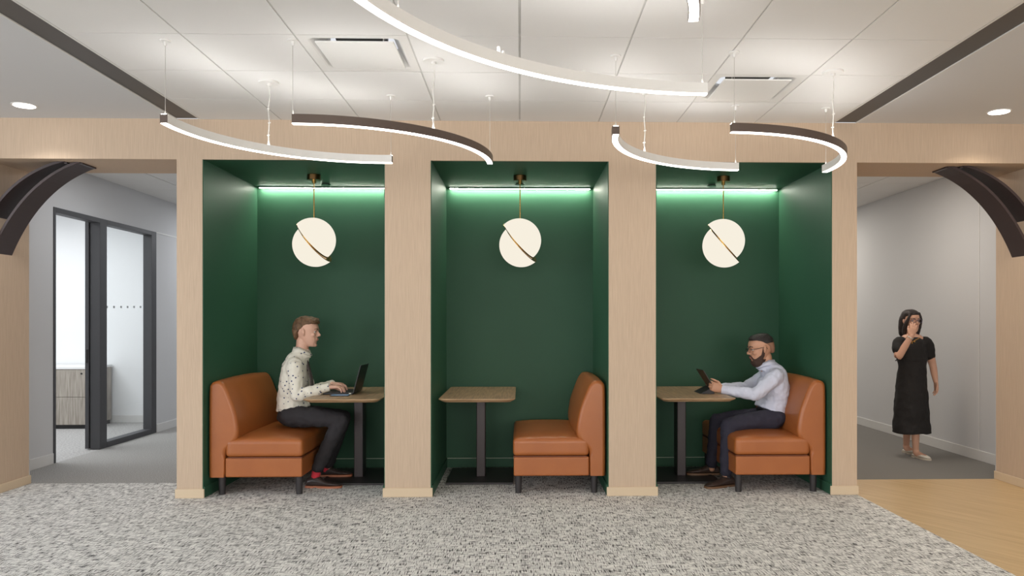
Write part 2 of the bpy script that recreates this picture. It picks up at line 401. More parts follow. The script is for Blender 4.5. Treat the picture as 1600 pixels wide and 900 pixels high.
obj('pane', loc_box((-.05, -.042, 0.0, Ye - Yc, .06, HT - .05)), M_GLASS, wn)
b = new()
for px_ in (177, 188, 199, 209, 219, 229):
    yy = YX(px_ - 4, CORX_L) - Yc
    zz = CZ + (HY - 480) / F * (Yc + yy)
    box(b, -.042, -.0405, yy - .018, yy + .018, zz - .012, zz + .012)
obj('frosted_decals', b, mat('frosted_vinyl', srgb(175, 178, 180), 0.6), wn)

# ------------------------------------------------------------------ filing cabinet
fc = thing('filing_cabinet', 'grey woodgrain two drawer lateral file cabinet inside the glazed office', 'cabinet', (-5.93, 9.87, 0))
cw = .46
obj('body', loc_box((-cw, cw, .02, .6, .05, .755)), M_LAMIN, fc, bevel=.002)
obj('plinth', loc_box((-cw + .01, cw - .01, .04, .58, 0, .05)), M_BLACK, fc)
obj('top', loc_box((-cw - .01, cw + .01, -.005, .61, .755, .785)), mat('white_laminate', srgb(225, 225, 225), .4), fc, bevel=.003)
for z0, z1 in ((.055, .40), (.405, .75)):
    dr = obj('drawer', loc_box((-cw + .003, cw - .003, 0, .02, z0, z1)), M_LAMIN, fc, bevel=.002)
    b = new(); box(b, -.11, .07, -.030, -.012, z1 - .056, z1 - .036); box(b, -.07, -.06, -.02, 0, z1 - .05, z1 - .038); box(b, .06, .07, -.02, 0, z1 - .05, z1 - .038)
    obj('handle', b, M_BLACK, dr, bevel=.002)
b = new(); cyl(b, (.40, -.004, .70), (.40, 0.001, .70), .012); obj('lock', b, M_BLACK, fc)

# ------------------------------------------------------------------ portal arches (curved dark bands in the outer corners)
def arch(name, s, x_top, z_bot, y0, y1, label, ang0=0.0):
    """quarter band from soffit (x_top, OT) to jamb (JX, z_bot); bulges into the corner"""
    t = thing(name, label, 'arch band', (s * JX, y0, z_bot), 0, 'dark curved bands in the portal corners')
    rx, rz = JX - x_top, OT - z_bot
    n = 28; inner, outer = [], []
    for i in range(n + 1):
        u = i / n
        p0 = V((x_top, OT)); p2 = V((JX, z_bot))
        p1 = V((x_top + rx * .66, OT - rz * .22))      # flat-ish elbow: less than a full quarter circle
        q = p0 * (1 - u) ** 2 + p1 * 2 * u * (1 - u) + p2 * u * u
        dq = ((p1 - p0) * (1 - u) + (p2 - p1) * u).normalized(); nn = V((dq.y, -dq.x))
        if nn.x > 0: nn = -nn
        inner.append(q + nn * 0.0); outer.append(q - nn * .02)
    b = new(); rs = []
    for a, o_ in zip(inner, outer):
        f = lambda p, y: V((s * (min(p.x, JX) - JX), y - y0, min(p.y, OT) - z_bot))
        rs.append([f(a, y0), f(a, y1), f(o_, y1), f(o_, y0)])
    rings(b, rs); obj('band', b, M_PORTAL, t, bevel=.002)
    b = new()
    box(b, *sorted((s * (x_top - .005 - JX), s * (x_top + .02 - JX))), .02, y1 - y0 - .02, OT - z_bot - .012, OT - z_bot)
    obj('mounting_cleat', b, M_PORTAL, t)
xt = 3.42
arch('arch_band', -1, xt, 1.885, 6.09, 6.325, 'large dark curved band in left portal corner, the lower of the pair')
arch('arch_band', -1, 3.53, 2.17, 6.07, 6.35, 'short dark curved band tucked above the large one in left portal corner')
arch('arch_band', 1, xt, 1.885, 6.09, 6.325, 'large dark curved band in right portal corner, the lower of the pair')
arch('arch_band', 1, 3.53, 2.17, 6.07, 6.35, 'short dark curved band tucked above the large one in right portal corner')

# ------------------------------------------------------------------ diffusers, downlights, detectors
for (x, y), lb in zip(sorted(DIFFC), ('square white ceiling air diffuser left of the big curved light', 'square white ceiling air diffuser above the right curved lights')):
    t = thing('air_diffuser', lb, 'air vent', (x, y, CH), 0, 'square ceiling air diffusers')
    R = TS / 2 - .004; hw = .245; rt = .19
    def sq(h, z, r=.0, n=6):
        pts = []
        for cx_, cy_, a0 in ((1, 1, 0), (-1, 1, 90), (-1, -1, 180), (1, -1, 270)):
            for i in range(n):
                a = math.radians(a0 + 90 * i / (n - 1))
                pts.append(V((cx_ * (h - r) + r * math.cos(a), cy_ * (h - r) + r * math.sin(a), z)))
        return pts
    b = new(); rings(b, [sq(R, .01, .002), sq(R, -.003, .002), sq(hw + .01, -.003, .04), sq(hw, .002, .04), sq(rt, .075, .06), sq(rt, .09, .06), sq(R, .09, .002)], caps=False, closed=True)
    obj('frame', b, M_WHITE, t, smooth=False)
    b = new(); cyl(b, (0, 0, .076), (0, 0, .16), .15, n=32); obj('duct_collar', b, M_BLACK, t)
    b = new(); rings(b, [sq(.215, -.012, .01), sq(.218, -.009, .01), sq(.218, -.004, .01), sq(.20, .0, .01)]); obj('plaque', b, M_WHITE, t)
    for sx, sy in ((1, 1), (-1, 1), (-1, -1), (1, -1)):
        b = new(); cyl(b, (sx * .15, sy * .15, -.003), (sx * .15, sy * .15, .08), .004, n=8); obj('hanger', b, M_WHITE, t)
for x, lb in ((-3.558, 'round recessed downlight in the left side ceiling'), (3.547, 'round recessed downlight in the right side ceiling')):
    t = thing('downlight', lb, 'ceiling light', (x, 5.626, CH), 0, 'round recessed downlights')
    b = new(); cyl(b, (0, 0, -.004), (0, 0, .0), .083, n=40); obj('trim_ring', b, M_WHITE, t)
    b = new(); cyl(b, (0, 0, -.006), (0, 0, -.004), .07, n=40); obj('lens', b, M_DOWN, t)
    l = bpy.data.lights.new('lamp', 'SPOT'); l.energy = 38; l.spot_size = math.radians(125); l.spot_blend = 0.9; l.shadow_soft_size = .06
    l.color = (0.98, 0.97, 0.95) if x < 0 else (1.0, .9, .74)
    lo = bpy.data.objects.new('lamp', l); C.objects.link(lo); lo.parent = t; lo.location = (0, 0, -.02)
for x, y, s in ((-1.746, 6.99, 'left'), (0.0, 6.95, 'middle'), (1.745, 6.972, 'right')):
    t = thing('sprinkler_cover', 'small green round ceiling disc behind the globe light of the %s booth' % s, 'sprinkler', (x, y, OT), 0, 'round discs on the booth ceilings')
    b = new(); cyl(b, (0, 0, -.014), (0, 0, -.009), .042, n=28); obj('cover_plate', b, M_GREEN, t)
    b = new(); cyl(b, (0, 0, -.009), (0, 0, 0), .034, n=28); obj('collar', b, M_BLACKM, t)

# ------------------------------------------------------------------ globe pendants
def globe(x, lab, rz):
    t = thing('globe_pendant', lab, 'pendant light', (x, 6.57, 2.026), 0, 'split globe pendants in the booths')
    R = .187
    b = new(); cyl(b, (0, 0, OT - 2.026 - .045), (0, 0, OT - 2.026), .055, n=32); obj('canopy', b, M_DKBRASS, t, bevel=.003)
    b = new(); cyl(b, (0, 0, OT - 2.026 - .07), (0, 0, OT - 2.026 - .045), .016, n=16); obj('cord_grip', b, M_BRASS, t)
    b = new(); cyl(b, (0, 0, .19), (0, 0, OT - 2.026 - .06), .005, n=10); cyl(b, (0, 0, .183), (0, 0, .2), .012, n=12); obj('rod', b, M_BRASS, t)
    # cut direction down-right, normal up-right
    Mz = Matrix.Rotation(rz, 3, 'Z')
    dn = Mz @ V((.64, 0, -.768)); nr = Mz @ V((.768, 0, .64)); yy = nr.cross(dn)
    B = Matrix((dn, yy, nr)).transposed()
    for sgn, off in ((1, -.019), (-1, .024)):
        b = new(); rs = []
        for i in range(17):
            a = PI / 2 * i / 16; rr = max(R * math.cos(a), .001)
            rs.append([B @ V((rr * math.cos(2 * PI * k / 48) + off, rr * math.sin(2 * PI * k / 48), sgn * (R * math.sin(a) + .006))) for k in range(48)])
        rings(b, rs); obj('shade', b, M_GLOBE, t, smooth=True)
        b = new()
        cyl(b, B @ V((off, 0, sgn * .0006)), B @ V((off, 0, sgn * .0058)), R * 1.008, n=64)
        pl = obj('brass_plate', b, M_BRASS, t)
globe(-1.740, 'white split globe pendant hanging over the man with the laptop', -.10)
globe(0.003, 'white split globe pendant hanging in the empty middle booth', -.28)
globe(1.745, 'white split globe pendant hanging over the man with the tablet', -.36)

# ------------------------------------------------------------------ curved pendants
def bar(label, cx, cy, R, a0, a1, cables, cord, top=2.49, mats=None):
    t = thing('curved_pendant_light', label, 'pendant light', (cx, cy, 2.44), 0, 'curved linear pendants')
    hw, h = .021, .05; n = max(24, int(abs(a1 - a0) / 2.2))
    A = [math.radians(a0 + (a1 - a0) * i / n) for i in range(n + 1)]
    pt = lambda a, r, z: V((r * math.cos(a), r * math.sin(a), z))
    b = new()
    vs = rings(b, [[pt(a, R - hw, .001), pt(a, R + hw, .001), pt(a, R + hw, h), pt(a, R - hw, h)] for a in A])
    b.faces.ensure_lookup_table()
    for f in b.faces:
        c = f.calc_center_median(); r = math.hypot(c.x, c.y)
        f.material_index = 1 if (r < R - hw * .8 and len(f.verts) == 4 and .01 < c.z < .04) else 0
    obj('housing', b, [M_BRONZE, M_WHITE], t)
    b = new(); rings(b, [[pt(a, R - hw + .004, -.003), pt(a, R + hw - .004, -.003), pt(a, R + hw - .004, .002), pt(a, R - hw + .004, .002)] for a in A]); obj('diffuser', b, M_LED, t)
    b = new(); rings(b, [[pt(a, R - hw + .006, h - .001), pt(a, R + hw - .006, h - .001), pt(a, R + hw - .006, h + .001), pt(a, R - hw + .006, h + .001)] for a in A]); obj('uplight_lens', b, M_LEDTOP, t)
    up = CH - 2.44
    for a in cables:
        a = math.radians(a); p = pt(a, R, 0)
        b = new(); cyl(b, p + V((0, 0, h)), p + V((0, 0, up - .02)), .0013, n=6); cyl(b, p + V((0, 0, h)), p + V((0, 0, h + .022)), .006, .003, n=10)
        ca = obj('cable', b, mat('steel_cable', srgb(190, 186, 178), .4, .4), t)
        b = new(); cyl(b, p + V((0, 0, up - .012)), p + V((0, 0, up - .004)), .03, n=24); cyl(b, p + V((0, 0, up - .035)), p + V((0, 0, up - .012)), .007, .010, n=12)
        obj('cap', b, M_WHITE, ca)
    if cord is not None:
        a = math.radians(cord); p = pt(a, R, 0); q = p + V((.0, .0, 0))
        b = new(); cyl(b, q + V((0, 0, up - .016)), q + V((0, 0, up - .004)), .062, n=32); cyl(b, q + V((0, 0, up - .03)), q + V((0, 0, up - .016)), .014, n=12)
        ca = obj('canopy', b, M_WHITE, t)
        pts = [q + V((dx, 0, z)) for z, dx in ((up - .02, 0.0), (up - .09, .008), (up - .18, -.004), (up - .27, .003), (up - .35, -.003), (h + .02, 0))]
        b = new(); wire(b, pts, .003); cyl(b, q + V((0, 0, h)), q + V((0, 0, h + .035)), .010, .004, n=12)
        for k in (2, 3, 4): cyl(b, pts[k] - V((.008, 0, 0)), pts[k] + V((.008, 0, .003)), .004, n=8)
        obj('power_cord', b, mat('clear_cord', srgb(215, 212, 205), .4), t)
        b = new(); cyl(b, q + V((.004, 0, h)), q + V((.004, 0, up - .02)), .0012, n=6); obj('cable', b, MATS['steel_cable'], t)
    if cord is None:
        p = pt(math.radians(131), R, 0); b = new(); cyl(b, p + V((0, 0, h)), p + V((0, 0, h + .03)), .008, .006, n=12); cyl(b, p + V((.02, 0, h)), p + V((.02, 0, h + .012)), .006, n=12)
        obj('cable_gripper', b, M_WHITE, t)
    return t
bar('curved linear pendant at far left with pale inner side, before the left booth', -.91, 4.265, 1.045, 179, 88, (178, 88.5), 133)
bar('curved linear pendant with dark outer side between the left and middle booths', -1.25, 5.325, 1.045, -90, 0, (-90, -1), -45)
bar('curved linear pendant with dark near end hung by the second pillar', 1.605, 4.46, 1.045, 179, 92, (178.5, 93), 137)
bar('curved linear pendant with dark outer side at far right before the right booth', 1.18, 5.455, 1.045, -88, 6, (-87, 5), -43)
bar('largest curved linear pendant sweeping across the top middle of the view', .96, 2.08, 1.60, 180, 92.3, (93, 151.5), None)
bar('curved linear pendant only just showing at the top edge of the view', -.405, 2.93, 1.045, -8, -98, (-10, -96), -50)

# ------------------------------------------------------------------ benches
def make_bench():
    t = thing('booth_bench', 'x', 'bench', (0, 0, 0), 0, 'tan leather booth benches')
    HL = .56
    # backrest: side profile extruded along y, domed ends
    prof = [(.0, .142), (.0, .50), (.002, .80), (.012, .862), (.040, .884), (.075, .888), (.098, .880), (.122, .855), (.143, .815), (.164, .762), (.188, .70), (.207, .636), (.221, .56), (.227, .50), (.221, .45), (.195, .41), (.155, .375), (.130, .34), (.126, .29), (.126, .142)]
    pf = [cat(prof, i / 60) for i in range(61)]
    b = new(); rs = []
    cxm, czm = .08, .5
    RR = .03
    ends = [(HL, .0298), (HL - .0004, .022), (HL - .0035, .0155), (HL - .0088, .0088), (HL - .0155, .0035), (HL - .0225, .0009)]
    YS = [(-y_, i_) for y_, i_ in ends] + [((-1 + 2 * i / 18) * (HL - .03), 0) for i in range(19)] + [(y_, i_) for y_, i_ in ends[::-1]]
    def inset(pr, d_):
        if d_ == 0: return pr
        out = []
        for k, p in enumerate(pr):
            a_ = pr[max(0, k - 1)]; c_ = pr[min(len(pr) - 1, k + 1)]; t_ = V((c_[0] - a_[0], c_[1] - a_[1])).normalized()
            out.append((max(.001, p[0] + t_.y * d_) if p[0] < .004 else p[0] + t_.y * d_ * (1 if p[1] > .3 else .35), max(.142, p[1] - t_.x * d_)))
        return out
    for y, ins in YS:
        v = y / HL
        e = 1
        bulge = .016 * (1 - v * v)
        ring = []
        for x, z in inset(pf, ins):
            zz = z; xx = x
            if z > .42:
                k = min(1, (z - .42) / .3)
                zz = z + bulge * k
                xx = x + (.012 * (1 - v * v) if x > .06 else 0)
                if e < 1: xx = cxm + (x - cxm) * e if x > .06 else x; zz = czm + (z - czm) * (1 - (1 - e) * .35)
            ring.append(V((xx, y, zz)))
        rs.append(ring)
    rings(b, rs); wnorm(obj('backrest', b, M_LEATHER, t, smooth=True))
    # base
    b = new(); box(b, .13, .722, -HL, HL, .142, .292); wnorm(obj('base', b, M_LEATHER, t, bevel=.012, seg=4, smooth=True))
    # cushion: rounded pillow slab
    b = new(); bmesh.ops.create_cube(b, size=1); bmesh.ops.subdivide_edges(b, edges=b.edges[:], cuts=21, use_grid_fill=True)
    for v in b.verts:
        u_, v_, w_ = v.co.x * 2, v.co.y * 2, v.co.z * 2
        ex = lambda a: math.copysign(1 - (1 - abs(a)) ** 1.8, a)
        hd = V((.299, HL + .003, .068)); r_ = .032
        q = V((ex(u_) * hd.x, ex(v_) * hd.y, ex(w_) * hd.z))
        inn = V([max(-(hd[k] - r_), min(hd[k] - r_, q[k])) for k in range(3)])
        if (q - inn).length > 1e-6: q = inn + (q - inn).normalized() * r_
        if q.z > 0: q.z += .034 * (1 - abs(q.x / hd.x) ** 3) * (1 - abs(q.y / hd.y) ** 5) * (q.z / hd.z) + .004
        if q.z < 0: q.z = max(q.z, -.066) - .0
        v.co = V((.428 + q.x, q.y, .364 + q.z))
    obj('seat_cushion', b, M_LEATHER, t, smooth=True)
    b = new(); box(b, .15, .724, -HL - .001, HL + .001, .2915, .2985)
    obj('piping', b, mat('dark_leather_seam', srgb(110, 56, 30), .5), t)
    for x in (.085, .685):
        for y in (-HL + .06, HL - .06):
            b = new(); cyl(b, (x, y, 0), (x, y, .145), .024, .029, n=24); obj('leg', b, M_BLACKM, t)
    return t
bn = make_bench(); bn.location = (-2.415, 6.60, 0); bn['label'] = 'tan leather booth bench where the man with the laptop sits'
b2 = copy_tree(bn); b2.location = (.675, 6.60, 0); b2.rotation_euler.z = PI; b2['label'] = 'empty tan leather booth bench in the middle green booth'
b3 = copy_tree(bn); b3.location = (2.425, 6.60, 0); b3.rotation_euler.z = PI; b3['label'] = 'tan leather booth bench where the man with the tablet sits'

# ------------------------------------------------------------------ tables
def make_table():
    t = thing('pedestal_table', 'x', 'table', (0, 0, 0), 0, 'booth pedestal tables')
    def rr(hx, hy, r, z, n=8):
        pts = []
        for sx, sy, a0 in ((1, 1, 0), (-1, 1, 90), (-1, -1, 180), (1, -1, 270)):
            for i in range(n):
                a = math.radians(a0 + 90 * i / (n - 1)); pts.append(V((sx * (hx - r) + r * math.cos(a), sy * (hy - r) + r * math.sin(a), z)))
        return pts
    hx, hy = .30, .58
    b = new(); vs = rings(b, [rr(hx - .035, hy - .035, .05, .722), rr(hx - .002, hy - .002, .055, .742), rr(hx, hy, .055, .745), rr(hx, hy, .055, .749), rr(hx - .001, hy - .001, .055, .75)])
    for f in b.faces: f.material_index = 0 if f.calc_center_median().z > .7499 else 1
    obj('tabletop', b, [M_TOP, M_TOPEDGE], t)
    b = new(); box(b, -.038, .038, .075, .225, .016, .705); obj('column', b, M_COLUMN, t, bevel=.006)
    b = new(); box(b, -.2, .2, -.3, .3, .700, .712); obj('mounting_plate', b, M_BLACKM, t)
    b = new(); box(b, -.28, .28, -.185, .485, .004, .018); box(b, -.27, .27, -.175, .475, 0, .004); obj('base_plate', b, M_BLACKM, t, bevel=.003)
    for c in t.children:
        if c.name.startswith('mounting'): c.scale = (1, 1, 1); c.location = (0, 0, .0105)
    return t
tb = make_table(); tb.location = (-.335, 6.585, 0); tb['label'] = 'empty walnut topped pedestal table in the middle booth'
t1 = copy_tree(tb); t1.location = (-1.372, 6.585, 0); t1['label'] = 'walnut topped pedestal table under the open laptop'
t3 = copy_tree(tb); t3.location = (1.405, 6.585, 0); t3['label'] = 'walnut topped pedestal table under the propped tablet'
for q in (t1,): q.location.x = -1.385

# ------------------------------------------------------------------ laptop, phone, tablet
lp = thing('laptop', 'open black laptop on the left table in front of the seated man', 'laptop', (-1.49, 6.56, .7515))
obj('base', loc_box((-.13, .115, -.165, .165, 0, .016)), M_BLACK, lp, bevel=.003)
b = new()
for i in range(5):
    for j in range(13): box(b, -.02 + i * .022 - .0095, -.02 + i * .022 + .0095, -.15 + j * .0235, -.15 + j * .0235 + .019, .016, .0185)
obj('keyboard', b, mat('key_caps', srgb(45, 45, 46), .6), lp)
obj('trackpad', loc_box((-.11, -.045, -.05, .05, .016, .0166)), mat('trackpad_grey', srgb(60, 60, 62), .4), lp)
lid = obj('lid', loc_box((-.004, .004, -.165, .165, 0, .235)), M_BLACK, lp, bevel=.002); lid.location = (.117, 0, .012); lid.rotation_euler = (0, math.radians(15), 0)
obj('screen', loc_box((-.0055, -.0042, -.152, .152, .015, .222)), mat('dark_screen', srgb(34, 36, 40), .15), lid)
obj('sticker', loc_box((.112 - .03, .10, -.1665, -.164, .004, .013)), mat('pale_sticker', srgb(210, 208, 196), .5), lp)
b = new(); box(b, -.011, .003, -.1, .1, -.006, .006); h = obj('hinge', b, M_BLACKM, lp); h.location = (.118, 0, .012)
ph = thing('phone', 'smartphone with pale blue screen lying on the left table beside the laptop', 'phone', (-1.455, 6.285, .7505))
obj('body', loc_box((-.074, .074, -.036, .036, 0, .008)), M_BLACK, ph, bevel=.003)
obj('screen', loc_box((-.069, .069, -.032, .032, .008, .0086)), mat('blue_screen', srgb(150, 185, 215), .15, emit=srgb(120, 165, 205), estr=.35), ph)
tp = thing('tablet', 'dark cased tablet propped on the right table in the bearded man\'s hands', 'tablet', (1.585, 6.50, .7515))
tm = obj('screen_panel', loc_box((-.004, .004, -.125, .125, 0, .178)), mat('brown_black_case', srgb(58, 44, 40), .5), tp, bevel=.003); tm.location = (.065, 0, .0); tm.rotation_euler = (0, math.radians(-32), 0)
obj('screen', loc_box((.0042, .0055, -.115, .115, .01, .168)), mat('tablet_glass', srgb(120, 122, 126), .1), tm)
tm.location = (.035, 0, .045)
b = new()
vs = [[V((-.085, y, .0)), V((.035, y, .0)), V((.030, y, .055)), V((.022, y, .055))] for y in (-.12, .12)]
rings(b, vs); obj('folded_cover', b, mat('dark_cover', srgb(48, 46, 48), .6), tp, bevel=.002)

# ------------------------------------------------------------------ people
def skin(col): return mat('skin_%d' % int(sum(col[:3]) * 1000), col, .5, bump=(90, .05))
HEAD = [(0.000, .068, .030, .020), (.008, .080, .008, .034), (.028, .086, -.020, .048), (.052, .088, -.045, .057), (.078, .088, -.072, .064), (.102, .087, -.090, .069),
        (.126, .083, -.100, .072), (.142, .090, -.103, .0735), (.162, .090, -.103, .0745), (.186, .080, -.096, .070), (.206, .060, -.078, .058), (.220, .034, -.050, .038), (.227, .006, -.022, .016)]
def loft_z(bm, secs, M, n=28, pw=2.2, sub=3):
    m = (len(secs) - 1) * sub; rs = []
    for i in range(m + 1):
        z, xf, xb, wd = cat(secs, i / m); cx_, a = (xf + xb) / 2, (xf - xb) / 2
        ring = []
        for k in range(n):
            t = 2 * PI * k / n; ct, st = math.cos(t), math.sin(t)
            x = cx_ + a * abs(ct) ** (2 / pw) * (1 if ct > 0 else -1); y = wd * abs(st) ** (2 / pw) * (1 if st > 0 else -1)
            ring.append(M @ V((x, y, z)))
        rs.append(ring)
    rings(bm, rs)
def head(bm, M, H=.23, beard=False):
    """adds head shape; M places chin-level origin, +x forward, z up"""
    S = M @ Matrix.Scale(H / .227, 4)
    R3 = S.to_3x3()
    loft_z(bm, HEAD, S)
    T = lambda *p: S @ V(p)
    k = H / .227
    tube(bm, [T(.080, 0, .138), T(.092, 0, .118), T(.104, 0, .100)], [.007 * k, .009 * k, .012 * k], ref=R3 @ V((0, 1, 0)), n=10)
    for s in (-1, 1):
        ball(bm, T(.093, s * .011, .093), .0085 * k, seg=10)
        ball(bm, T(.082, s * .032, .143), (.010 * k, .022 * k, .006 * k), R3.normalized() if False else (R3 * (1 / k)), seg=12)     # brow
        ball(bm, T(.058, s * .042, .098), (.024 * k, .018 * k, .018 * k), R3 * (1 / k), seg=12)    # cheek
        ball(bm, T(-.012, s * .077, .118), (.015 * k, .010 * k, .027 * k), (R3 * (1 / k)) @ Matrix.Rotation(-.2, 3, 'Y') @ Matrix.Rotation(s * .35, 3, 'Z'), seg=14)
        ball(bm, T(-.006, s * .073, .094), (.009 * k, .007 * k, .010 * k), R3 * (1 / k), seg=10)
    ball(bm, T(.087, 0, .069), (.010 * k, .023 * k, .0055 * k), R3 * (1 / k), seg=12)
    ball(bm, T(.085, 0, .058), (.011 * k, .020 * k, .0065 * k), R3 * (1 / k), seg=12)
    ball(bm, T(.076, 0, .016), (.017 * k, .022 * k, .016 * k), R3 * (1 / k), seg=12)
def face_parts(par, M, H, hair_m, lip_col, brow=1.0):
    k = H / .227; S = M @ Matrix.Scale(k, 4); R = (S.to_3x3()) * (1 / k); T = lambda *p: S @ V(p)
    for s in (-1, 1):
        b = new(); ball(b, T(.066, s * .031, .126), .0135 * k, seg=14); e = obj('eye', b, mat('eye_white', srgb(225, 220, 212), .2), par, smooth=True)
        b = new(); ball(b, T(.0765, s * .0315, .1255), (.0035 * k, .0055 * k, .0055 * k), R, seg=10); obj('iris', b, mat('iris_dark', srgb(50, 38, 30), .2), e, smooth=True)
        b = new(); tube(b, [T(.090, s * .014, .146), T(.089, s * .032, .150), T(.074, s * .052, .146)], [.0025 * brow, .004 * brow, .002 * brow], n=8); obj('eyebrow', b, hair_m, par, smooth=True)
        b = new(); tube(b, [T(.0775, s * .018, .1275), T(.0815, s * .032, .1335), T(.072, s * .046, .1275)], [.002, .003, .002], n=8); obj('eyelid', b, par.data.materials[0], par, smooth=True)
    b = new(); ball(b, T(.0935, 0, .0685), (.007 * k, .021 * k, .0045 * k), R, seg=12); ball(b, T(.0925, 0, .0595), (.0075 * k, .018 * k, .005 * k), R, seg=12)
    obj('lips', b, mat('lips_%d' % int(lip_col[0] * 1000), lip_col, .4), par, smooth=True)
def hand(bm, wr, d, nrm, side, curl=(20, 25, 20), spread=1.0, thumb=(0.9, .35), sc_=1.0, each=None):
    """palm with four separate fingers and a thumb; side +1 right hand, -1 left hand"""
    d = V(d).normalized(); nrm = V(nrm); nrm = (nrm - d * nrm.dot(d)).normalized(); s = d.cross(nrm) * side
    wr = V(wr); k = sc_
    tube(bm, [wr - d * .02 * k, wr + d * .02 * k, wr + d * .06 * k, wr + d * .086 * k], [(.026 * k, .019 * k), (.033 * k, .018 * k), (.041 * k, .016 * k), (.040 * k, .012 * k)], ref=nrm, n=16)
    for i, (off, ln) in enumerate(((.030, .074), (.0105, .082), (-.0095, .077), (-.029, .060))):
        c = each[i] if each else curl
        p = wr + d * (.082 - (.006 if i in (0, 3) else 0)) * k + s * off * k
        dir_ = (d + s * (off * 2.2) * spread).normalized(); ang = 0; pts = [p - dir_ * .02 * k, p]
        for j, fr in enumerate((.44, .31, .25)):
            ang += math.radians(c[j])
            p = p + (dir_ * math.cos(ang) + nrm * math.sin(ang)) * ln * fr * k; pts.append(p)
        tube(bm, pts, [.0095 * k, .0092 * k, .0085 * k, .0078 * k, .0065 * k], ref=s, n=10, sub=4)
    a, f = thumb
    p0 = wr + d * .022 * k + s * .024 * k; t1_ = (s * a + d * .75 + nrm * f).normalized(); p1 = p0 + t1_ * .040 * k
    t2_ = (s * a * .35 + d + nrm * (f + .2)).normalized(); p2 = p1 + t2_ * .032 * k; p3 = p2 + (d + nrm * .3).normalized() * .024 * k
    tube(bm, [p0 - t1_ * .01, p0, p1, p2, p3], [.012 * k, .014 * k, .0115 * k, .0098 * k, .008 * k], ref=nrm, n=10, sub=4)
def shoe(par, heel, d, L_, mu, ms, flat=0.0, nm='shoe', low=False, heel_h=.022):
    """dress shoe: upper, sole; heel = ground point at the back, d = heading"""
    d = V(d).normalized(); s = V((-d.y, d.x, 0)); R = lambda x, y, z: V(heel) + d * x + s * y + V((0, 0, z))
    secs = [(0.00, .020, .055), (.02, .030, .078), (.06, .034, .095), (.10, .036, .088), (.14, .040, .066), (.18, .046, .052), (.22, .046, .044), (.255, .040, .036), (.28, .026, .028), (.288, .010, .020)]
    if low: secs = [(0, .012, .030), (.02, .024, .036), (.06, .028, .030), (.10, .029, .030), (.14, .034, .040), (.18, .040, .046), (.22, .038, .038), (.255, .026, .028), (.28, .010, .016), (.288, .004, .010)]
    k = L_ / .29; b = new(); rs = []
    for i in range(41):
        x, wd, top = cat(secs, i / 40); zb = heel_h * .55 + .006
        rs.append([R(x * k, wd * math.cos(2 * PI * q / 20) * (1 if math.sin(2 * PI * q / 20) < .3 else .92), max(zb, zb + (top - zb) * (.5 + .5 * math.sin(2 * PI * q / 20)) if math.sin(2 * PI * q / 20) > -.5 else zb)) for q in range(20)])
    rings(b, rs); o = obj(nm, b, mu, par, smooth=True); organic(o, .005, 3)
    b = new(); rs = []
    for i in range(41):
        x, wd, _ = cat(secs, i / 40); wd = wd + .004
        z0 = 0 if x < .075 else (.006 if x < .10 else .0)
        rs.append([R(x * k, -wd, z0), R(x * k, wd, z0), R(x * k, wd, .016), R(x * k, -wd, .016)])
    rings(b, rs); obj('sole', b, ms, o)
    if not low:
        b = new()
        for q in (.115, .13, .145): wire(b, [R(q * k, -.02, .083 - (q - .1) * .5), R(q * k, 0, .092 - (q - .1) * .6), R(q * k, .02, .083 - (q - .1) * .5)], .0022)
        obj('laces', b, mat('dark_lace', srgb(60, 50, 44), .8), o)
    return o
def look(fwd, up=(0, 0, 1)):
    f = V(fwd).normalized(); u = V(up); y = u.cross(f).normalized(); u = f.cross(y)
    return Matrix((f, y, u)).transposed().to_4x4()
def place(chin_ish, fwd):
    return Matrix.Translation(chin_ish) @ look(fwd)

